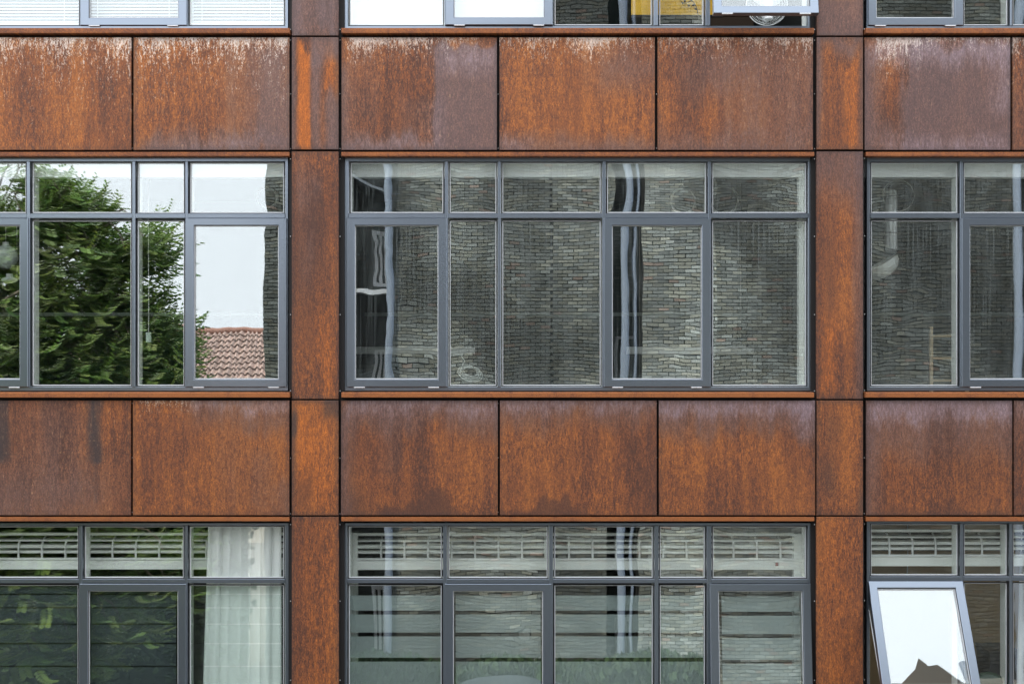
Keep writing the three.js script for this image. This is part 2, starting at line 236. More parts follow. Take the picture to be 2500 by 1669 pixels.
function paneGeo(x0, x1, y0, y1, z, k, flat = 1) {          // float glass: a bow of a millimetre or two and long shallow waves
  const w = x1 - x0, h = y1 - y0, nx = Math.max(10, Math.round(w / 0.03)), ny = Math.max(10, Math.round(h / 0.03));
  const g = new THREE.PlaneGeometry(w, h, nx, ny), p = g.attributes.position;
  const r = i => PERM[(k * 37 + i * 101) & 65535] - 0.5;
  const tx = r(1) * 0.0030, ty = r(2) * 0.0022, bow = (r(3) * 0.5 + 0.35) * 0.0030, a2 = 0.00016 * flat * (0.5 + (r(4) + 0.5) * 1.1), fq = 2.2 + 4.5 * (r(5) + 0.5), fq2 = 1.6 + 4.5 * (r(6) + 0.5);
  for (let i = 0; i < p.count; i++) {
    const x = p.getX(i), y = p.getY(i), u = x / w * 2, v = y / h * 2;
    p.setZ(i, tx * x + ty * y + bow * Math.min(w, 0.8) * (1 - u * u) * (1 - v * v) + a2 * (fbm(x * fq + k * 7.3, y * fq2 + k * 3.1, k, 2) - 0.5) * 1.3 * (5 / fq));
  }
  g.translate((x0 + x1) / 2, (y0 + y1) / 2, z); g.computeVertexNormals(); return g;
}
const shift = (g, m) => { if (m) g.applyMatrix4(m); return g; };
let paneNo = 0;
// o: x outer [a,b], y outer [a,b], cols [[a,b]..] glass edges between mullions, transom [a,b], sashes {index: degrees}
function ribbon(o) {
  const W = new THREE.Group(); W.name = 'ribbon_window'; building.add(W);
  const x = p => X(p, ZF), y = p => Y(p, ZF);
  const [xa, xb] = o.x, [ya, yb] = o.y, cells = o.cells, n = cells.length, g0 = cells[0][0], g1 = cells[n - 1][1];
  const hTop = o.glass[0], hBot = o.glass[1], [t0, t1] = o.transom;
  mesh('frame', plate(x(xa), x(xb), y(yb), y(ya), ZF, 0.08, 0.003, [x(g0 - 4), x(g1 + 4), y(hBot + 3), y(hTop - 3)]), M.frame, W);
  const inner = [];
  inner.push(plate(x(xa + 2), x(xb - 2), y(yb - 2), y(ya + 2), ZF - 0.082, 0.09, 0.002, [x(g0 + 2), x(g1 - 2), y(hBot + 1), y(hTop + 1)]));
  for (let i = 0; i < n - 1; i++) {
    const a = cells[i][1] + 4, b = cells[i + 1][0] - 4;
    mesh('mullion', plate(x(a), x(b), y(hBot + 2.6), y(hTop - 2.6), ZF + 0.004, 0.083, 0.003), M.frame, W);
    inner.push(plate(x(a - 1), x(b + 1), y(hBot), y(hTop), ZF - 0.084, 0.14, 0.002));
  }
  const ring = (a, b, c, d, t, z, dep, name, mat, m) => mesh(name, shift(plate(x(a - t), x(b + t), y(d + t), y(c - t), z, dep, 0, [x(a), x(b), y(d), y(c)]), m), mat, W);
  const glaze = (a, b, c, d, z, m, deg0) => {               // gasket, glazing bead with its edge highlight painted pale, and pane of one opening
    ring(a, b, c, d, 1.9, z + 0.017, 0.012, 'gasket', M.gasket, m);
    mesh('highlight_bead', shift(plate(x(a), x(b), y(d), y(c), z + 0.006, 0.005, 0, [x(a + 1.9), x(b - 1.9), y(d - 2.3), y(c + 1.7)]), m), M.spacer, W);
    const pg = paneGeo(x(a - 1.5), x(b + 1.5), y(d + 1.5), y(c - 1.5), z, ++paneNo + (o.salt || 0), o.wave || 1), pg2 = pg.clone().translate(0, 0, -0.016);
    mesh('pane', shift(pg, m), glass, W); mesh('inner_pane', shift(pg2, m), o.coat && !deg0 ? o.coat : coated, W);
  };
  cells.forEach(([a, b], i) => {
    const l = i ? a - 4.2 : g0 - 3.8, r = i < n - 1 ? b + 4.2 : g1 + 3.8;
    mesh('transom', plate(x(l), x(r), y(t1 - 1.8), y(t0 + 1.8), ZF + 0.002, 0.081, 0.003), M.frame, W);
    if (o.inner !== false) inner.push(plate(x(l), x(r), y(t1 - 3), y(t0 + 3), ZF - 0.083, 0.086, 0.002));
    glaze(a, b, hTop, t0, ZG, null);
    const deg = o.sash[i];
    if (deg === undefined) return glaze(a, b, t1 + 4, hBot, ZG, null);
    const sx0 = a - 9, sx1 = b + 9, sy0 = t1 - 1, sy1 = hBot + 2.5, zs = ZF + 0.02;
    let m = null;
    if (deg) { m = new THREE.Matrix4().makeTranslation(0, y(sy0), ZF + 0.006); m.multiply(new THREE.Matrix4().makeRotationX(-deg * Math.PI / 180)); m.multiply(new THREE.Matrix4().makeTranslation(0, -y(sy0), -ZF - 0.006)); }
    mesh('sash', shift(plate(x(sx0), x(sx1), y(sy1), y(sy0), zs, 0.07, 0.004, [x(sx0 + 20), x(sx1 - 20), y(sy1 - 18), y(sy0 + 17)]), m), M.frame, W);
    glaze(sx0 + 20.5, sx1 - 20.5, sy0 + 17.5, sy1 - 18.5, zs - 0.03, m, deg > 20);
    for (const f of [0.13, 0.87]) { const hx = sx0 + (sx1 - sx0) * f; mesh('hinge', shift(plate(x(hx - 13), x(hx + 13), y(sy1 + 2.4), y(sy1 - 0.2), zs + 0.003, 0.02, 0.001), m), M.spacer, W); }
    if (deg > 4) for (const q of [sx0 + 3, sx1 - 3]) {         // friction stays
      const e = new THREE.Vector3(x(q), y(sy0 + 300), zs - 0.07).applyMatrix4(m);
      mesh('stay_arm', tube([[x(q), y(sy0 + 60), ZF - 0.03], [(x(q) + e.x) / 2, (y(sy0 + 60) + e.y) / 2, (ZF - 0.03 + e.z) / 2], [e.x, e.y, e.z]], 0.006, 4, 6), M.zinc, W);
    }
  });
  mesh('inner_frame', inner, M.lining, W);
  return W;
}
const dy = (h, d) => [h + d[0], h + d[1]];
// middle storey
const mid = { y: [384, 954], glass: [396.5, 941.5], transom: [519, 534] };
ribbon({ ...mid, x: [-450, 703], cells: [[-436, -197], [-181, 60], [76, 318], [333.5, 447.5], [462, 691.5]], sash: { 1: 0, 4: 0 }, salt: 0 });
ribbon({ ...mid, x: [838, 1984], cells: [[855, 1081.5], [1097.5, 1211.5], [1226.5, 1467], [1483, 1725], [1740.5, 1970]], sash: { 0: 0, 3: 0 }, salt: 20, coat: dusty, wave: 1.25 });
ribbon({ ...mid, x: [2117, 3266], cells: [[2129, 2340.5], [2356.5, 2598], [2614, 2850], [2865, 2980], [2996, 3250]], sash: { 1: 0, 4: 0 }, salt: 40, coat: dusty, wave: 1.35 });
// top storey
const top = { y: [-506, 69], glass: [-493, 60], transom: [-371, -356] };
ribbon({ ...top, x: [-450, 703], cells: [[-436, -325], [-310, -70], [-54, 190.5], [206, 446.5], [461, 692]], sash: { 1: 0, 3: 0 }, salt: 60, coat: coatedLow });
ribbon({ ...top, x: [838, 1984], cells: [[852.5, 1081.6], [1097, 1340], [1354.5, 1592], [1611, 1719], [1738, 1970]], sash: { 1: 0.6, 4: 11 }, salt: 80, coat: coatedLow });
ribbon({ ...top, x: [2116, 3266], cells: [[2128, 2341], [2356, 2463], [2476, 2720], [2736, 2980], [2996, 3250]], sash: { 0: 0, 3: 0 }, salt: 100 });
// bottom storey
const bot = { y: [1276, 1846], glass: [1285.5, 1833], transom: [1411.5, 1425] };
ribbon({ ...bot, x: [-450, 704.5], cells: [[-436, -320], [-305, -65], [-50, 188], [204, 446], [461, 691.5]], sash: { 1: 0, 3: 0 }, salt: 120, coat: coatedLow });
ribbon({ ...bot, x: [835.5, 1983], cells: [[850.5, 1077.5], [1094.5, 1337], [1354, 1594.5], [1612, 1722], [1741.5, 1970]], sash: { 1: 0, 4: 5 }, salt: 140, coat: coated });
ribbon({ ...bot, x: [2116.5, 3266], y: [1272, 1846], glass: [1280, 1833], transom: [1405, 1419.5], cells: [[2128.5, 2341], [2357, 2461.5], [2477, 2720], [2736, 2980], [2996, 3250]], sash: { 0: 27.6, 3: 0 }, salt: 160, coat: coatedLow });

// ---------------------------------------------------------------- what stands and hangs inside
const bx = (px0, px1, py0, py1, z0, z1) => box(X(px0, z1), X(px1, z1), Y(py1, z1), Y(py0, z1), z0, z1);   // front face at z1 seen at those photo pixels
const slatMat = std([0.86, 0.88, 0.87], 0.5), blindMat = std([0.60, 0.64, 0.68], 0.6);
// white bulkhead over the middle windows
BX.forEach(([a, b], i) => mesh('window_bulkhead', box(X([-620, 780, 2062][i]), X([758, 2040, 3430][i]), Y(432, -0.21), Y(374, -0.21), -0.34, -0.205), slatMat, building));
// roller and venetian blinds, top storey
[['left half of a white slatted blind', -50, 191, 'white venetian blind in the top fixed pane cut by the picture edge'], ['', 205, 447, 'white venetian blind behind a grey opening sash in the top window'], ['', 461, 693, 'white venetian blind next to the pillar with a bright orange streak']].forEach(([, a, b, label]) => {
  const t = thing('venetian_blind', label, 'window blind', [X((a + b) / 2, -0.26), Y(60, -0.26), -0.26], 'white venetian blinds in the top windows');
  const w = X(b, -0.26) - X(a, -0.26), g = box(-w / 2, w / 2, -0.0012, 0.0012, -0.017, 0.017); g.rotateX(0.95);
  for (let i = 0; i < 54; i++) { const s = mesh('slat', g, blindMat, t); s.position.y = 0.03 + i * 0.032; }
  mesh('bottom_rail', box(-w / 2, w / 2, -0.01, 0.012, -0.014, 0.014), slatMat, t);
  for (const f of [-0.36, 0.36]) mesh('ladder_cord', box(w * f - 0.002, w * f + 0.002, 0, 1.75, 0.0145, 0.016), slatMat, t);
});
[[846, 1086, 'plain white roller blind behind the fixed pane at the corner of the top middle window'], [1092, 1345, 'plain white roller blind behind the slightly open sash of the top middle window']].forEach(([a, b, label]) => {
  const t = thing('roller_blind', label, 'window blind', [X((a + b) / 2, -0.27), Y(64, -0.27), -0.27], 'white roller blinds in the top middle window');
  const w = X(b, -0.27) - X(a, -0.27);
  mesh('fabric', box(-w / 2, w / 2, 0.02, 1.9, -0.001, 0.001), blindMat, t);
  mesh('hem_bar', box(-w / 2, w / 2, 0, 0.03, -0.008, 0.008), M.white, t);
});
// yellow pleated screen, orchid, fan, box in the top middle window
{
  const t = thing('yellow_screen', 'bright yellow ribbed fabric screen behind the small top panes, below the roller blinds', 'screen', [X(1652, -0.36), Y(41, -0.36), -0.36]);
  const yel = std([0.85, 0.52, 0.04], 0.7), w = 0.86, ribs = [];
  for (let i = 0; i < 72; i++) { const c = new THREE.CylinderGeometry(0.0062, 0.0062, 0.6, 6); c.translate(-w / 2 - 0.02 + i * 0.0125, 0.315, 0); ribs.push(c); }
  const m = mesh('ribbed_fabric', ribs, yel, t); m.userData.kind = 'stuff';
  mesh('bottom_rail', box(-w / 2 - 0.03, w / 2 + 0.03, -0.004, 0.018, -0.012, 0.012), M.black, t);
}
{
  const z = -0.33, t = thing('orchid', 'bare orchid twig with dark buds in a small pot on the top sill', 'plant', [X(1706, z), Y(62, z), z]);
  const dark = std([0.035, 0.02, 0.02], 0.7);
  mesh('stem', tube([[0, 0.05, 0], [-0.01, 0.12, 0.01], [-0.03, 0.19, 0.02], [-0.07, 0.24, 0.02], [-0.13, 0.22, 0.01], [-0.18, 0.24, 0]], 0.0035, 20, 6), dark, t);
  mesh('pot', new THREE.LatheGeometry([[0.001, -0.05], [0.035, -0.05], [0.05, 0.045], [0.045, 0.05], [0.04, 0.04]].map(p => new THREE.Vector2(...p)), 20), std([0.09, 0.085, 0.08], 0.4), t);
  for (const [a, b, s] of [[-0.05, 0.205, 1], [-0.075, 0.255, 1.1], [-0.1, 0.2, 0.9], [-0.14, 0.245, 1], [-0.165, 0.22, 0.8], [-0.185, 0.255, 0.7], [-0.03, 0.165, 0.8]]) { const g = new THREE.SphereGeometry(0.012 * s, 10, 7); g.scale(1, 1.4, 0.9); g.rotateZ(rr(-1, 1)); g.translate(a, b, rr(0, 0.02)); mesh('bud', g, dark, t); }
  const lf = new THREE.SphereGeometry(1, 12, 8); lf.scale(0.075, 0.008, 0.022); lf.rotateZ(0.5); lf.translate(0.055, 0.07, 0); mesh('leaf', lf, std([0.02, 0.05, 0.015], 0.4), t);
}
{
  const z = -0.33, t = thing('desk_fan', 'white round wire guard desk fan seen below the tilted open sash', 'fan', [X(1873, z), Y(12, z), z]);
  const wm = std([0.88, 0.89, 0.89], 0.45), Rg = 0.205, rings = [], spokes = [];
  for (const [r, d] of [[0.205, 0], [0.195, 0.03], [0.17, 0.043], [0.14, 0.052], [0.11, 0.058], [0.08, 0.061]]) for (const s of [1, -1]) { const g = new THREE.TorusGeometry(r, 0.0018, 5, 48); g.translate(0, 0, s * d); rings.push(g); }
  const rim = new THREE.TorusGeometry(Rg, 0.006, 8, 64); mesh('guard_rim', rim, wm, t);
  for (let i = 0; i < 72; i++) { const a = i / 72 * Math.PI * 2, g = tube([[0.045 * Math.cos(a), 0.045 * Math.sin(a), 0.062], [0.14 * Math.cos(a + 0.1), 0.14 * Math.sin(a + 0.1), 0.054], [0.195 * Math.cos(a + 0.16), 0.195 * Math.sin(a + 0.16), 0.03], [Rg * Math.cos(a + 0.17), Rg * Math.sin(a + 0.17), 0]], 0.0013, 6, 4); spokes.push(g); const h = g.clone(); h.scale(1, 1, -1); spokes.push(h); }
  const guard = mesh('wire_guard', rings.concat(spokes), wm, t); guard.userData.kind = 'stuff';
  const hub = new THREE.CylinderGeometry(0.045, 0.045, 0.012, 24); hub.rotateX(Math.PI / 2); hub.translate(0, 0, 0.064); mesh('badge', hub, wm, t);
  for (let i = 0; i < 3; i++) { const b = new THREE.SphereGeometry(1, 16, 8); b.scale(0.075, 0.05, 0.004); b.rotateX(0.4); b.translate(0.1, 0, 0); b.rotateZ(i * 2.094 + 0.5); mesh('blade', b, std([0.55, 0.57, 0.58], 0.4), t); }
  const mo = new THREE.CylinderGeometry(0.055, 0.05, 0.13, 24); mo.rotateX(Math.PI / 2); mo.translate(0, 0, -0.13); mesh('motor', mo, wm, t);
  mesh('stand', [new THREE.CylinderGeometry(0.018, 0.026, 0.3, 14).translate(0, -0.21, -0.1), new THREE.CylinderGeometry(0.03, 0.045, 0.06, 14).translate(0, -0.13, 0.075)], wm, t);
  mesh('base', new THREE.CylinderGeometry(0.12, 0.13, 0.03, 32).translate(0, -0.375, -0.1), wm, t);
}
{
  const z = -1.1, t = thing('storage_box', 'dark brown storage box below the yellow screen in the top middle window', 'box', [X(1795, z), Y(95, z), z]);
  mesh('carton', plate(-0.26, 0.2, 0, 0.24, 0, 0.3, 0.006), std([0.06, 0.035, 0.02], 0.8), t); mesh('lid', plate(-0.27, 0.21, 0.24, 0.275, 0.005, 0.31, 0.004), std([0.075, 0.045, 0.025], 0.8), t);
}
// middle storey: luminaires, cable rail, ring lamps, globes, coil, duct, ladder
[[868, 1160, 'white suspended linear lamp behind the lower panes, beside the pale downpipe reflection'], [1530, 1840, 'white suspended linear lamp crossing the lowest part of the fourth and fifth panes']].forEach(([a, b, label]) => {
  const z = -2.4, t = thing('linear_lamp', label, 'lamp', [X((a + b) / 2, z), Y(864, z), z], 'linear lamps in the middle room');
  const w = X(b, z) - X(a, z); mesh('housing', plate(-w / 2, w / 2, 0, 0.085, 0.03, 0.06, 0.004), std([0.85, 0.87, 0.84], 0.5), t);
  for (const f of [-0.4, 0.4]) mesh('suspension_wire', box(w * f - 0.0015, w * f + 0.0015, 0.085, FLOORS[1].ceil - Y(864, z), -0.002, 0.001), M.steel, t);
});
BX.forEach((q, i) => {
  const z = -3.4, a = [-400, 790, 2075][i], b = [740, 2020, 3200][i];
  const t = thing('cable_rail', ['pale thin cable rail running behind the tree and roof reflections', 'pale thin cable rail crossing behind the middle window at mid height', 'pale thin cable rail behind the window with the silver duct'][i], 'cable rail', [X((a + b) / 2, z), Y(767, z), z], 'cable rails on the middle storey');
  const w = X(b, z) - X(a, z); mesh('rail', plate(-w / 2, w / 2, -0.022, 0.022, 0.02, 0.05, 0.003), std([0.5, 0.58, 0.56], 0.5), t);
  for (let k = 0; k < 16; k++) { const c = mesh('clip', plate(-0.006, 0.006, -0.03, 0.03, 0.024, 0.03, 0.001), M.steel, t); c.position.x = -w / 2 + w * (k + 0.5) / 16; }
});
[[652, 482, 24, 'thin white ring lamp reflected brick behind, beside the left brown pillar'], [1668, 490, 30, 'thin white ring lamp high in the fourth pane of the middle window'], [1768, 488, 34, 'thin faint ring lamp in the upper corner pane of the middle window']].forEach(([px, py, r, label], i) => {
  const z = -1.2, k = (D - z) / D / S, t = thing('ring_lamp', i ? label : 'thin white ring lamp beside the sky reflection in the tree window', 'lamp', [X(px, z), Y(py, z), z], 'ring lamps hanging in the middle storey');
  mesh('ring', new THREE.TorusGeometry(r * k, 0.011, 8, 56), M.white, t);
  mesh('suspension_wire', box(-0.0015, 0.0015, r * k, FLOORS[1].ceil - Y(py, z), -0.0015, 0.0015), M.steel, t);
});
[[13, 627, 29, 'pale glass globe lamp at the picture edge, larger and higher of two'], [22, 683, 19, 'flattened pale glass bowl lamp just under the larger globe at the picture edge']].forEach(([px, py, r, label], i) => {
  const z = -0.8, k = (D - z) / D / S, t = thing('globe_lamp', label, 'lamp', [X(px, z), Y(py, z), z]);
  const g = new THREE.SphereGeometry(r * k, 32, 20); if (i) g.scale(1, 0.42, 1); mesh('glass_globe', g, std([0.72, 0.78, 0.74], 0.25), t);
  mesh('cap', new THREE.CylinderGeometry(0.03, 0.035, 0.04, 16).translate(0, r * k * (i ? 0.42 : 1) + 0.01, 0), M.white, t);
  mesh('suspension_wire', box(-0.002 + i * 0.05, 0.002 + i * 0.05, r * k * (i ? 0.4 : 1), FLOORS[1].ceil - Y(py, z), -0.07 * i - 0.002, -0.07 * i + 0.002), M.steel, t);
});
{
  const z = -0.5, t = thing('pull_cord', 'thin pale pull cord with a small handle in the narrow tree pane', 'pull cord', [X(362, z), Y(828, z), z]);
  mesh('cord', tube([[0, 0.06, 0], [0.002, 0.4, 0.002], [-0.002, 0.9, 0], [0, FLOORS[1].ceil - Y(828, z), 0]], 0.0035, 16, 6), M.white, t);
  mesh('handle', plate(-0.026, 0.026, -0.03, 0.07, 0.012, 0.024, 0.004), std([0.6, 0.72, 0.64], 0.5), t);
}
{
  const z = -0.3, t = thing('coiled_cable', 'coiled white cable with its loose end hanging on the window by the sill', 'cable', [X(1148, z), Y(912, z), z]);
  const wm = std([0.42, 0.44, 0.41], 0.5);
  [0.105, 0.088, 0.074, 0.062].forEach((r, i) => { const pts = []; for (let k = 0; k < 20; k++) { const a = k / 20 * Math.PI * 2; pts.push([r * 1.15 * Math.cos(a) + rr(-0.004, 0.004), r * 0.72 * Math.sin(a) + i * 0.006 - 0.22 * r * Math.cos(a), 0.012 * Math.sin(a * 2 + i)]); } mesh('coil', tube(pts, 0.0085, 60, 7, true), wm, t); });
  mesh('loose_end', tube([[-0.07, 0.04, 0], [-0.075, 0.09, 0.01], [-0.06, 0.13, 0.01], [-0.085, 0.17, 0], [-0.08, 0.2, 0]], 0.006, 20, 6), wm, t);
}
{
  const z = -0.7, t = thing('ventilation_duct', 'silver ventilation duct hanging with a pale curved lamp dish below it', 'duct', [X(2172, z), Y(616, z), z]);
  const k = (D - z) / D / S, zn = std([0.8, 0.82, 0.82], 0.35, 0.35);
  const c = new THREE.CylinderGeometry(0.062, 0.062, 0.62, 32); c.translate(0.02, 0.33, 0); mesh('pipe', c, zn, t);
  for (const y of [0.03, 0.2, 0.58]) { const g = new THREE.TorusGeometry(0.063, 0.006, 8, 32); g.rotateX(Math.PI / 2); g.translate(0.02, y, 0); mesh('joint_ring', g, M.zinc, t); }
  const dish = new THREE.LatheGeometry([[0.2, 0.0], [0.19, -0.05], [0.155, -0.1], [0.1, -0.135], [0.001, -0.15], [0.001, -0.14], [0.1, -0.125], [0.15, -0.09], [0.182, -0.045], [0.194, 0]].map(p => new THREE.Vector2(...p)), 40); dish.rotateZ(0.55); dish.translate(-0.1, -0.12, 0); mesh('lamp_dish', dish, M.lining, t);
}
{
  const z = -1.3, t = thing('speaker_disc', 'dark round disc inside a thin ring, high in the pane beside the right pillar', 'lamp', [X(2192, z), Y(478, z), z]);
  const k = (D - z) / D / S, g = new THREE.CylinderGeometry(32 * k, 32 * k, 0.05, 40); g.rotateX(Math.PI / 2); mesh('disc', g, std([0.02, 0.025, 0.03], 0.5), t);
  mesh('ring', new THREE.TorusGeometry(38 * k, 0.006, 8, 60).translate(0, 0, 0.03), M.lining, t);
  mesh('suspension_wire', box(-0.002, 0.002, 38 * k, FLOORS[1].ceil - Y(478, z), -0.002, 0.002), M.steel, t);
}
{
  const z = -1.0, t = thing('step_ladder', 'pale wooden ladder leaning upright in the window beside the right pillar', 'ladder', [X(2318, z), FLOORS[1].floor, z]);
  const wd = std([0.52, 0.40, 0.24], 0.7), h = Y(797, z) - FLOORS[1].floor, w = 0.19;
  for (const s of [-1, 1]) mesh('side_rail', plate(s * w - 0.016, s * w + 0.016, 0, h, 0.02, 0.04, 0.003), wd, t);
  for (let y = h - 0.1; y > 0; y -= 0.235) mesh('rung', plate(-w + 0.01, w - 0.01, y - 0.012, y + 0.012, 0.012, 0.03, 0.003), wd, t);
}
// bottom storey: louvred convectors, notice, curtains, film strips, plant
function convector(label, a, b, brackets, dyp) {
  const z = -0.33, q = p => X(p, z), y = p => Y(p + dyp, z), x0 = q((a + b) / 2), y0 = y(1392), t = thing('louvred_convector', label, 'convector', [x0, y0, z], 'louvred convectors over the bottom windows');
  const pl = (c, d, e, f, zz, dep) => plate(q(c) - x0, q(d) - x0, y(f) - y0, y(e) - y0, zz, dep, 0.003);
  mesh('top_rail', pl(a, b, 1300, 1306.5, 0.03, 0.04), M.lining, t);
  mesh('fascia_board', pl(a, b, 1367, 1389.5, 0.03, 0.03), M.lining, t);
  mesh('lower_rail', pl(a, b, 1361, 1366, 0.04, 0.03), M.white, t);
  for (const [c, d] of [[1318, 1322], [1331, 1338.5], [1345, 1351]]) mesh('louvre', pl(a, b, c, d, 0.006, 0.12), M.lining, t);
  mesh('back_plate', pl(a, b, 1309, 1361, -0.16, 0.01), M.black, t);
  for (const p of brackets) { const g = tube([[q(p) - x0, y(1361) - y0, 0.028], [q(p) - x0, y(1336) - y0, 0.03], [q(p) - x0, y(1322) - y0, 0.005], [q(p) - x0, y(1313) - y0, -0.07]], 0.011, 12, 4); mesh('bracket', g, M.white, t); }
  return t;
}
const br = []; for (let i = 0; i < 18; i++) br.push(930.6 + i * 57.3);
convector('white louvred convector across the bottom middle window, with brackets and a red notice', 872, 1938, br, 0);
const br1 = [], br3 = []; for (let i = -8; i < 10; i++) br1.push(104 + i * 57.2); for (let i = 0; i < 18; i++) br3.push(2170 + i * 56.5);
convector('white louvred convector behind the leaf reflections of the curtained bottom window', -400, 706, br1.filter(p => p < 690), -1);
convector('white louvred convector above the wide open sash in the bottom corner', 2120, 3230, br3, -9);
{ const z = -0.3; for (const [a, b, c, d, l] of [[855, 872, 1300, 1680, 'white upright post at the pillar end of the bottom middle convector'], [1939, 1958, 1304, 1680, 'white upright post at the tilted sash end of the bottom middle convector']]) { const t = tag(mesh('upright_post', bx(a, b, c, d, z - 0.08, z), M.lining), l, 'post', 'posts beside the bottom convector'); } }
{
  const z = -0.295, t = thing('notice', 'tiny white notice with a dark red square stuck on the convector board', 'notice', [X(1897, z), Y(1377, z), z]);
  const k = (D - z) / D / S; mesh('paper', box(-5 * k, 5 * k, -7.5 * k, 7.5 * k, 0, 0.003), M.white, t); mesh('red_square', box(-3.6 * k, 3.6 * k, -4 * k, 4.5 * k, 0.003, 0.006), std([0.22, 0.02, 0.03], 0.6), t);
}
function curtain(label, a, b, z, ytop, ybot, mat, amp, flare) {
  const x0 = X(a, z), x1 = X(b, z), yt = Y(ytop, z), yb = ybot, g = new THREE.PlaneGeometry(1, 1, 140, 24), p = g.attributes.position;
  for (let i = 0; i < p.count; i++) {
    const u = p.getX(i) + 0.5, v = p.getY(i) + 0.5, dn = 1 - v;
    const w = u + 0.03 * (fbm(u * 4, 1, 5, 2) - 0.5);
    const f = Math.sin(w * 46 + 1.5 * Math.sin(w * 9)) * (0.3 + 0.7 * vn(w * 5, 2, 9)) * (0.75 + 0.25 * Math.cos(dn * 2));
    p.setXYZ(i, x0 + (x1 - x0) * u - flare * dn * (1 - u) * 1.0 + 0.012 * Math.sin(w * 46 + 1), yb + (yt - yb) * v, z + amp * f);
  }
  g.computeVertexNormals(); return tag(mesh('curtain', g, mat), label, 'curtain');
}
const cloth = new THREE.MeshPhysicalMaterial({ color: new THREE.Color().setRGB(0.95, 0.955, 0.94), roughness: 1, transmission: 0.1, thickness: 0, side: THREE.DoubleSide });
curtain('white pleated curtain drawn in the bottom window next to the left pillar', 505, 687, -0.215, 1284, FLOORS[2].floor + 0.02, cloth, 0.035, 0.10);
curtain('pale grey curtain gathered at the picture edge of the bottom corner window', 2490, 2620, -0.5, 1280, FLOORS[2].floor + 0.02, cloth, 0.03, 0.08);
// frosted privacy film stuck on the inside of the lower panes, in strips with clear gaps
function films(pairs, ys, last, mat) {
  for (const [a, b, deg] of pairs) for (let i = 0; i < ys.length; i++) {
    const z = ZG - 0.024, top = ys[i][1], end = i + 1 < ys.length ? ys[i + 1][0] : last, g = new THREE.PlaneGeometry(X(b, z) - X(a, z), Y(top, z) - Y(end, z));
    g.translate((X(a, z) + X(b, z)) / 2, (Y(top, z) + Y(end, z)) / 2, z);
    if (deg) { g.translate(0, -Y(1424, ZF), -ZF - 0.006); g.rotateX(-deg * Math.PI / 180); g.translate(0, Y(1424, ZF), ZF + 0.011); }
    mesh('frosted_film', g, mat, building);
  }
}
films([[851, 1077], [1112, 1320], [1355, 1594], [1613, 1721], [1761, 1951, 5]], [[1440, 1453], [1490, 1499.5], [1543.5, 1553], [1605, 1614.5], [1676, 1686]], 1832, film);
const FY = [[1428, 1431], [1448.5, 1451.5], [1481.5, 1484.5], [1521.5, 1524.5], [1569, 1572], [1624.5, 1627.5], [1690, 1693]];
films([[-436, -320], [-287, -83], [-50, 187], [221, 429]], FY, 1832, filmDimmed);
films([[462, 691]], FY, 1832, filmClear);
{
  const z = -0.34, t = thing('rubber_plant', 'broad dark green leaves of a houseplant low beside the wide open sash', 'plant', [X(2418, z), Y(1722, z), z]);
  const lm = std([0.018, 0.055, 0.03], 0.3);
  const leaf = (len, wid, rz, ry, x, y, zz) => { const g = new THREE.PlaneGeometry(1, 1, 20, 8), p = g.attributes.position; for (let i = 0; i < p.count; i++) { const u = p.getX(i) + 0.5, v = p.getY(i) * 2, w = Math.pow(Math.sin(Math.PI * Math.pow(u, 0.8)), 0.75) * wid; p.setXYZ(i, u * len, v * w * 0.5 + 0.1 * len * Math.sin(u * 3), -0.02 * v * v + 0.06 * len * u * u); } g.computeVertexNormals(); g.rotateX(-0.55); g.rotateY(ry); g.rotateZ(rz); g.translate(x, y, zz); const m = mesh('leaf', g, lm2, t); };
  const lm2 = lm.clone(); lm2.side = THREE.DoubleSide;
  leaf(0.36, 0.17, 0.12, -0.2, -0.2, 0.22, 0.02); leaf(0.3, 0.15, -0.25, 0.5, 0.0, 0.2, -0.03); leaf(0.3, 0.14, 2.9, 0.3, 0.0, 0.17, 0.0); leaf(0.26, 0.13, 1.5, 0.9, 0.03, 0.0, -0.05);
  mesh('stem', tube([[0, -0.3, 0], [0.01, 0.0, -0.02], [0, 0.25, 0]], 0.008, 12, 6), std([0.05, 0.06, 0.025], 0.7), t);
  mesh('pot', new THREE.LatheGeometry([[0.001, -0.52], [0.1, -0.52], [0.13, -0.3], [0.12, -0.29], [0.11, -0.32], [0.001, -0.32]].map(p => new THREE.Vector2(...p)), 28), M.concrete, t);
}
{
  const z = -1.4, t = thing('dark_cabinet', 'dark boxy cabinet standing inside behind the green leaves', 'cabinet', [X(2447, z), FLOORS[2].floor, z]);
  const h = Y(1590, z) - FLOORS[2].floor; mesh('body', plate(-0.13, 0.2, 0, h - 0.03, 0, 0.4, 0.006), std([0.03, 0.035, 0.05], 0.6), t); mesh('cabinet_top', plate(-0.14, 0.21, h - 0.03, h, 0.01, 0.42, 0.005), std([0.04, 0.04, 0.05], 0.5), t); mesh('handle', plate(0.0, 0.06, h - 0.2, h - 0.185, 0.02, 0.02, 0.003), M.steel, t);
}
{ const z = -1.9; tag(mesh('hanging_wire', tube([[X(2217, z), Y(1440, z), z], [X(2216, z), Y(1400, z), z], [X(2217, z), Y(1366, z), z], [X(2216, z), FLOORS[2].ceil, z]], 0.007, 16, 6), M.white), 'thin white wire hanging before the brown wall above the open sash', 'wire'); }

tag(mesh('upright_post', bx(1951, 1969, 400, 941, -0.3, -0.22), M.lining), 'white upright board behind the last middle pane before the right pillar', 'post');


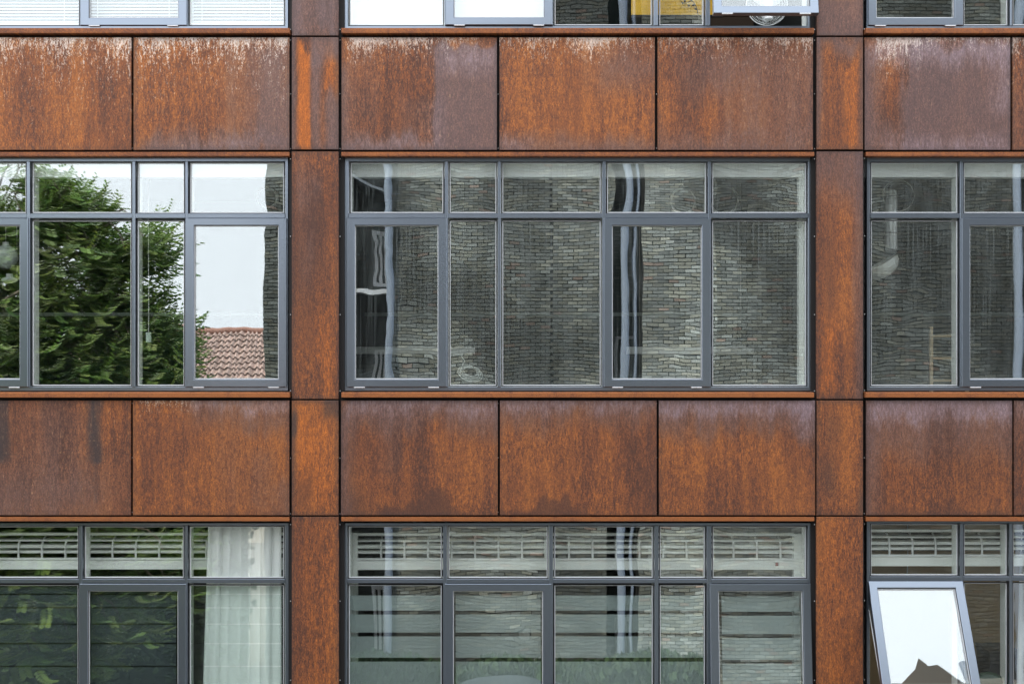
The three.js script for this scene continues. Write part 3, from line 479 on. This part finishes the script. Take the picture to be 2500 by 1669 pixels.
// ---------------------------------------------------------------- the other side of the street, seen mirrored in the panes
const K = (Z) => (D + Z) / D;                               // size of a mirrored thing, against its image on the facade
const RX = (px, Z) => (px - 1250) / S * K(Z), RY = (py, Z) => EYE + (834.5 - py) / S * K(Z);
const asphalt = std([0.055, 0.055, 0.057], 0.9); asphalt.bumpMap = grainBump; asphalt.bumpScale = 0.003;
struct('ground', new THREE.CircleGeometry(420, 64).rotateX(-Math.PI / 2), std([0.16, 0.16, 0.14], 0.95));
struct('road', box(-60, 60, -0.1, 0.004, 3.0, 9.6), asphalt);
struct('pavement', box(-60, 60, -0.1, 0.125, 0.06, 3.0), M.concrete);
struct('pavement', box(-60, 60, -0.1, 0.125, 9.6, 13.2), M.concrete);
{
  const t = thing('brick_building', 'grey brick building across the street, seen mirrored in the middle windows', 'building');
  const mortar = std([0.05, 0.053, 0.05], 0.95), brickM = std([1, 1, 1], 0.9); brickM.bumpMap = grainBump; brickM.bumpScale = 0.002;
  // [x0, x1, z, top, tone]
  const Z0 = 13, secs = [[-5.05, -3.42, Z0, 12.2, 0.8], [-3.42, -2.62, Z0 + 0.9, 11.4, 0.7], [-2.62, 0.85, Z0, 12.2, 1], [0.85, 1.98, Z0, 15.2, 0.95], [1.98, 2.68, Z0 + 1.6, 14.9, 0.6], [2.68, 4.1, Z0, 15.2, 1.6], [4.1, 6.2, Z0, 15.2, 0.95], [6.2, 10.5, Z0 + 0.3, 14.4, 0.5], [10.5, 11.3, Z0 + 1.4, 14.9, 0.4], [11.3, 17, Z0, 15.2, 0.9]];
  const L0 = 0.213, H0 = 0.06, PX = 0.228, PY = 0.074, mats = [], cols = [], c = new THREE.Color(), dm = new THREE.Object3D();
  const walls = [];
  for (const [x0, x1, z, top, tone] of secs) {
    walls.push(box(x0, x1, 0, top, z + 0.012, z + 7));
    let row = 0;
    for (let y = 0.05; y < top - 0.05; y += PY, row++) for (let x = x0 + (row % 2 ? 0 : -PX / 2); x < x1 - 0.03; x += PX) {
      const a = Math.max(x, x0), b = Math.min(x + L0, x1); if (b - a < 0.05) continue;
      dm.position.set((a + b) / 2 + rr(-0.004, 0.004), y + H0 / 2 + rr(-0.003, 0.003), z + 0.012 + rr(-0.007, 0.012)); dm.scale.set((b - a), H0 * rr(0.92, 1.04), 0.05); dm.rotation.z = rr(-0.012, 0.012); dm.updateMatrix();
      mats.push(dm.matrix.clone());
      const h0 = rnd(), soot = fbm(x * 0.7 + 3, y * 0.5, 91, 4), q = Math.pow(rnd(), 1.4) * 0.75 + 0.25, v = tone * (0.05 + 0.37 * (0.2 + 0.8 * ss(0.3, 0.68, soot)) * (h0 > 0.78 ? 1 : h0 < 0.2 ? 0.42 : 0.66) * (0.6 + 0.4 * q)) , h = rnd();
      cols.push(h > 0.97 ? [v * 1.1, v * 0.9, v * 0.78] : h > 0.55 ? [v * 0.95, v, v * 0.88] : [v * 0.9, v, v * 0.97]);
    }
  }
  const im = new THREE.InstancedMesh(new THREE.BoxGeometry(1, 1, 1), brickM, mats.length); im.name = 'brickwork'; im.userData.kind = 'stuff'; im.castShadow = im.receiveShadow = true;
  mats.forEach((m, i) => { im.setMatrixAt(i, m); im.setColorAt(i, c.setRGB(...cols[i])); }); t.add(im);
  mesh('wall', walls, mortar, t);
  for (const [x0, x1, z, top] of secs) mesh('coping', box(x0 - 0.03, x1 + 0.03, top, top + 0.12, z - 0.06, z + 7), M.concrete, t);
  const gable = new THREE.Shape([[8.5, 14.4], [10.45, 14.4], [10.4, 14.6], [9.85, 15.1], [9.6, 15.06], [9.4, 15.3], [9.2, 14.95]].map(q => new THREE.Vector2(...q)));
  const gg = new THREE.ExtrudeGeometry(gable, { depth: 5, bevelEnabled: false }); gg.translate(0, 0, Z0 + 0.32); mesh('gable', gg, std([0.09, 0.085, 0.08], 0.9), t);
  const pipe = (x, z, r, y1, lean = 0) => mesh('downpipe', tube([[x - lean, 0.1, z], [x - lean * 0.5, y1 * 0.5, z], [x, y1, z]], r, 6, 14), std([0.27, 0.33, 0.43], 0.5), t);
  pipe(RX(946, Z0) - 0.02, Z0 - 0.09, 0.085, 12.2, -0.02); pipe(RX(1527, Z0), Z0 - 0.02, 0.085, 14.9, 0.03); pipe(RX(1553, Z0), Z0 + 0.1, 0.04, 14.9); pipe(RX(2499, Z0), Z0 - 0.02, 0.09, 14.9);
  const win = (x0, x1, y0, y1, z) => { const f = mesh('window', [plate(x0, x1, y0, y1, 0, 0.1, 0.004, [x0 + 0.07, x1 - 0.07, y0 + 0.07, y1 - 0.07]), box((x0 + x1) / 2 - 0.03, (x0 + x1) / 2 + 0.03, y0 + 0.07, y1 - 0.07, -0.08, -0.02)], std([0.75, 0.77, 0.8], 0.5), t); f.geometry.rotateY(Math.PI); f.geometry.translate(x0 + x1, 0, z); const p = mesh('pane', box(x0 + 0.05, x1 - 0.05, y0 + 0.05, y1 - 0.05, z + 0.05, z + 0.06), std([0.03, 0.035, 0.04], 0.1), f); };
  const zr = Z0 + 0.82;
  win(RX(902, zr), RX(938, zr), RY(700, zr), RY(560, zr), zr); win(RX(902, zr), RX(938, zr), RY(1050, zr), RY(860, zr), zr); win(RX(906, zr), RX(940, zr), RY(1650, zr), RY(1430, zr), zr);
  mesh('ledge', box(RX(840, Z0), RX(938, Z0), RY(718, Z0), RY(706, Z0), Z0 + 0.05, Z0 + 1), std([0.6, 0.64, 0.7], 0.6), t);
  mesh('dark_opening', box(RX(848, Z0), RX(937, Z0), RY(846, Z0), RY(719, Z0), Z0 + 0.6, Z0 + 1), std([0.012, 0.012, 0.013], 0.6), t);
  const zd = Z0 + 1.5; win(RX(1500, zd), RX(1566, zd), RY(960, zd), RY(818, zd), zd); win(RX(1508, zd), RX(1566, zd), RY(1665, zd), RY(1515, zd), zd);
  const e = new THREE.BoxGeometry(1.3, 0.07, 1.0); e.rotateZ(-0.42); e.translate(RX(905, Z0), RY(448, Z0), Z0 + 0.5); mesh('eave', e, std([0.16, 0.19, 0.23], 0.6), t);
}
{
  const Zr = 38, t = thing('tiled_roof_house', 'pale house with a reddish pantile roof, seen mirrored between the tree and the brick wall', 'house');
  const y0 = RY(806, Zr), pitch = 0.72, n = 26, w = 0.25, len = 0.34, x0 = RX(180, Zr), x1 = RX(800, Zr), g = new THREE.PlaneGeometry(w * 1.08, len * 1.12, 8, 2), p = g.attributes.position;
  for (let i = 0; i < p.count; i++) { const u = p.getX(i) / w; p.setZ(i, 0.06 * Math.sin(u * Math.PI * 2) + 0.07 * (p.getY(i) < 0 ? 1 : 0)); }
  g.computeVertexNormals();
  const tm = std([1, 1, 1], 0.8); tm.side = THREE.DoubleSide; const nx = Math.round((x1 - x0) / w), im = new THREE.InstancedMesh(g, tm, n * nx), dm = new THREE.Object3D(), c = new THREE.Color();
  for (let r = 0; r < n; r++) for (let i = 0; i < nx; i++) {
    const s = (r + 0.5) * len; dm.position.set(x0 + (i + 0.5) * w, y0 - s * Math.sin(pitch), Zr - s * Math.cos(pitch) ); dm.rotation.set(0, Math.PI, 0); dm.rotateX(-(Math.PI / 2 - pitch)); dm.rotateZ(rr(-0.02, 0.02)); dm.updateMatrix(); im.setMatrixAt(r * nx + i, dm.matrix);
    const v = rr(0.75, 1.1); im.setColorAt(r * nx + i, c.setRGB(0.5 * v, 0.375 * v, 0.335 * v));
  }
  im.name = 'pantiles'; im.userData.kind = 'stuff'; im.castShadow = im.receiveShadow = true; t.add(im);
  mesh('ridge_tiles', tube([[x0, y0 + 0.02, Zr], [(x0 + x1) / 2, y0 + 0.04, Zr], [x1, y0 + 0.02, Zr]], 0.12, 20, 10), std([0.36, 0.2, 0.16], 0.85), t);
  const run = n * len, ze = Zr - run * Math.cos(pitch), ye = y0 - run * Math.sin(pitch);
  const wall = new THREE.Shape([[ze + 0.5, 0], [2 * Zr - ze - 0.5, 0], [2 * Zr - ze - 0.5, ye + 0.2], [Zr, y0 - 0.25], [ze + 0.5, ye + 0.2]].map(q => new THREE.Vector2(...q)));
  const wg = new THREE.ExtrudeGeometry(wall, { depth: x1 - x0 - 0.6, bevelEnabled: false }); wg.rotateY(-Math.PI / 2); wg.translate(x1 - 0.3, 0, 0); mesh('wall', wg, std([0.6, 0.57, 0.5], 0.9), t);
  const back2 = new THREE.PlaneGeometry(x1 - x0, run); back2.rotateX(-(Math.PI / 2 - pitch)); back2.translate((x0 + x1) / 2, y0 - run * Math.sin(pitch) / 2, Zr + run * Math.cos(pitch) / 2); const bm = std([0.36, 0.2, 0.16], 0.85); bm.side = THREE.DoubleSide; mesh('rear_slope', back2, bm, t);
}
function tree(label, x, z, H, cx, cy, cz, rx, ry, rz, nLeaf, tint) {
  const t = thing('ash_tree', label, 'tree', [x, 0, z]);
  const bark = std([0.16, 0.14, 0.11], 0.95), limbs = [];
  mesh('trunk', new THREE.CylinderGeometry(0.11, 0.24, H * 0.55, 12, 6).translate(0, H * 0.275, 0), bark, t);
  const tips = [];
  for (let i = 0; i < 95; i++) {
    const a = i % 3 ? rr(0, 6.283) : rr(3.6, 6.1), b = Math.asin(i % 3 ? rr(-0.8, 0.98) : rr(-0.97, 0.2)), q = rr(0.55, 0.97), e = [cx + rx * q * Math.cos(a) * Math.cos(b), cy + ry * q * Math.sin(b), cz + rz * q * Math.sin(a) * Math.cos(b)];
    const s = H * rr(0.3, 0.55);
    limbs.push(tube([[0, s, 0], [e[0] * 0.35, s + (e[1] - s) * 0.55 + 0.3, e[2] * 0.35], [e[0] * 0.7, s + (e[1] - s) * 0.85 + 0.15, e[2] * 0.7], e], rr(0.018, 0.04), 10, 5)); tips.push(e);
  }
  const main = tips.length, Zt = z - 0.9;
  const fill = []; for (let i = 0; i < 70; i++) { const py = rr(500, 1010), edge = py < 560 ? 110 + (py - 500) * 1.8 : py < 720 ? 220 : 220 + 150 * ss(720, 860, py); fill.push([edge - 420 * Math.pow(rnd(), 1.2), py]); }
  for (const [px, py] of [...fill, [290, 600], [325, 640], [330, 575], [300, 735], [340, 780], [365, 800], [290, 850], [330, 905], [370, 900], [385, 860], [300, 930], [360, 945], [240, 650], [200, 600], [230, 740], [180, 680], [85, 470], [125, 490], [60, 440], [30, 420], [170, 515], [40, 1330], [110, 1370], [180, 1330], [240, 1340], [320, 1370], [395, 1350], [90, 1440], [150, 1470], [60, 1500], [330, 1440], [375, 1470], [400, 1440], [240, 1510], [290, 1540], [30, 1590], [60, 1620], [160, 1580], [180, 1640]]) {
    const e = [RX(px, Zt) - x, RY(py, Zt), -0.9]; tips.push(e);
    limbs.push(tube([[e[0] * 0.35, Math.min(e[1] * 0.75 + 1.6, H * 0.8), -0.2], [e[0] * 0.7, e[1] * 0.9 + 0.9, -0.6], [e[0] * 0.93, e[1] + 0.4, -0.85], e], 0.014, 10, 5));
  }
  mesh('limbs', limbs, bark, t);
  // one compound leaf: leaflets in pairs along a drooping rib
  const parts = [];
  for (let i = 0; i < 8; i++) for (const s of [-1, 1]) {
    const g = new THREE.PlaneGeometry(0.034, 0.115, 2, 3), p = g.attributes.position;
    for (let k = 0; k < p.count; k++) { const v = p.getY(k) / 0.115 + 0.5; p.setX(k, p.getX(k) * (0.15 + 1.1 * Math.sin(Math.PI * Math.min(1, v * 0.9 + 0.08)))); p.setZ(k, -0.012 * v * v); }
    g.translate(0, 0.06, 0); g.rotateZ(s * -1.05); g.rotateY(s * 0.3); g.translate(0, i * 0.052 + 0.03, -0.0055 * i * i); parts.push(g);
  }
  const leafG = mergeGeometries(parts); leafG.computeVertexNormals();
  const lm = new THREE.MeshPhysicalMaterial({ color: 0xffffff, roughness: 0.9, transmission: 0.5, thickness: 0, side: THREE.DoubleSide });
  const im = new THREE.InstancedMesh(leafG, lm, nLeaf), dm = new THREE.Object3D(), c = new THREE.Color();
  for (let i = 0; i < nLeaf; i++) {
    const ti = rnd() < 0.5 ? main + Math.floor(rnd() * (tips.length - main)) : Math.floor(rnd() * main), e = tips[ti], q = ti < main ? rr(0.35, 1.04) : rr(0.98, 1.01), f = ti < main ? 0.36 : 0.23;
    const g3 = () => (rnd() + rnd() + rnd() - 1.5) * f * 1.5;
    dm.position.set(e[0] * q + g3(), cy + (e[1] - cy) * q + g3() * 0.8, e[2] * q + g3() + (ti < main ? 0 : rr(0, 0.9)));
    const out = Math.atan2(dm.position.x - cx, dm.position.z - cz); dm.rotation.set(rr(1.2, 2.7), out + rr(-0.9, 0.9), rr(-0.4, 0.4), 'YXZ'); dm.scale.setScalar(rr(0.6, 1.05)); dm.updateMatrix(); im.setMatrixAt(i, dm.matrix);
    const v = rr(0.45, 1.25); im.setColorAt(i, c.setRGB(tint[0] * v * rr(0.85, 1.3), tint[1] * v, tint[2] * v));
  }
  im.name = 'crown'; im.userData.kind = 'stuff'; im.castShadow = im.receiveShadow = true; t.add(im);
}
tree('leafy ash tree across the road, seen mirrored in the windows beside the left pillar', -9.3, 8.4, 12, 0.1, 5.2, -0.3, 2.75, 4.7, 2.3, 17000, [0.20, 0.345, 0.065]);
// tall foliage added behind the tree as a dark backdrop to the reflections
{
  const g = new THREE.SphereGeometry(0.09, 5, 3), p = g.attributes.position; for (let i = 0; i < p.count; i++) p.setY(i, p.getY(i) * 0.25); g.computeVertexNormals();
  const n = 16000, lm = std([1, 1, 1], 0.8), im = new THREE.InstancedMesh(g, lm, n), dm = new THREE.Object3D(), c = new THREE.Color();
  for (let i = 0; i < n; i++) { const x = rr(-19, -5.2), hh = 4.2 + 0.5 * fbm(x * 0.9, 2, 44, 3), s = rnd(); dm.position.set(x, hh * Math.sqrt(rnd()), 11.6 + (s < 0.75 ? rr(-0.25, 0.1) : rr(0, 1)) + 0.3 * fbm(x * 2, dm.position.y * 2, 45, 3)); dm.rotation.set(rr(-1, 1), rr(0, 6), rr(-1, 1)); dm.scale.setScalar(rr(0.7, 1.4)); dm.updateMatrix(); im.setMatrixAt(i, dm.matrix); const v = rr(0.5, 1.3); im.setColorAt(i, c.setRGB(0.04 * v, 0.075 * v, 0.025 * v)); }
  const hd = thing('backdrop_hedge', 'tall dense dark green foliage added as a dark backdrop behind the mirrored tree', 'backdrop_hedge'); im.name = 'foliage'; im.userData.kind = 'stuff'; im.castShadow = im.receiveShadow = true; hd.add(im);
  mesh('core', box(-19, -5.3, 0.1, 4.1, 11.75, 12.5), std([0.015, 0.022, 0.01], 0.95), hd);
}
// low shrubs along the foot of the brick wall
{
  const g = new THREE.PlaneGeometry(0.1, 0.16), n = 6000, lm = new THREE.MeshPhysicalMaterial({ color: 0xffffff, roughness: 0.9, transmission: 0.3, thickness: 0, side: THREE.DoubleSide }), im = new THREE.InstancedMesh(g, lm, n), dm = new THREE.Object3D(), c = new THREE.Color();
  for (let i = 0; i < n; i++) { const x = rr(-4.5, 8), hh = 0.35 + 0.75 * fbm(x * 0.8, 4, 33, 3); dm.position.set(x, 0.12 + hh * Math.sqrt(rnd()) * 0.7, 12.4 + rr(-0.5, 0.4)); dm.rotation.set(rr(-1, 1), rr(0, 6), rr(-1, 1)); dm.updateMatrix(); im.setMatrixAt(i, dm.matrix); const v = rr(0.6, 1.2); im.setColorAt(i, c.setRGB(0.05 * v, 0.1 * v, 0.035 * v)); }
  im.name = 'shrubbery'; im.castShadow = im.receiveShadow = true; scene.add(im); tag(im, 'low green shrubs along the foot of the brick wall across the road', 'shrubs'); im.userData.kind = 'stuff';
}
{
  const t = thing('parked_car', 'blue grey car parked across the road, its roof mirrored low in the bottom middle window', 'car', [-0.2, 0, 8.15]); t.scale.y = 0.87;
  const prof = new THREE.Shape(); prof.moveTo(-2.1, 0.35); prof.lineTo(-2.15, 0.75); prof.quadraticCurveTo(-2.0, 0.95, -1.2, 1.0); prof.quadraticCurveTo(-0.6, 1.45, -0.1, 1.48); prof.quadraticCurveTo(0.8, 1.5, 1.5, 1.1); prof.quadraticCurveTo(2.05, 1.02, 2.1, 0.75); prof.lineTo(2.1, 0.35); prof.closePath();
  const paint = new THREE.MeshPhysicalMaterial({ color: new THREE.Color().setRGB(0.07, 0.09, 0.115), roughness: 0.4, metalness: 0.2, clearcoat: 0.6 });
  const g = new THREE.ExtrudeGeometry(prof, { depth: 1.5, bevelEnabled: true, bevelSize: 0.08, bevelThickness: 0.1, bevelSegments: 3, curveSegments: 14 }); g.translate(0, 0, -0.75); mesh('body', g, paint, t);
  const wn = new THREE.Shape(); wn.moveTo(-1.05, 1.02); wn.quadraticCurveTo(-0.55, 1.38, -0.1, 1.4); wn.quadraticCurveTo(0.7, 1.42, 1.3, 1.08); wn.closePath();
  for (const s of [-1, 1]) { const q = new THREE.ExtrudeGeometry(wn, { depth: 0.012, bevelEnabled: false }); q.translate(0, 0, s > 0 ? 0.849 : -0.861); mesh('side_window', q, std([0.02, 0.025, 0.03], 0.08), t); }
  for (const wx of [-1.3, 1.3]) for (const s of [-0.78, 0.78]) { const wg = new THREE.CylinderGeometry(0.33, 0.33, 0.2, 24); wg.rotateX(Math.PI / 2); wg.translate(wx, 0.335, s); const w = mesh('wheel', wg, std([0.02, 0.02, 0.02], 0.8), t); const rg = new THREE.CylinderGeometry(0.2, 0.2, 0.21, 20); rg.rotateX(Math.PI / 2); rg.translate(wx, 0.335, s); mesh('rim', rg, M.zinc, w); }
}

renderer.render(scene, camera);
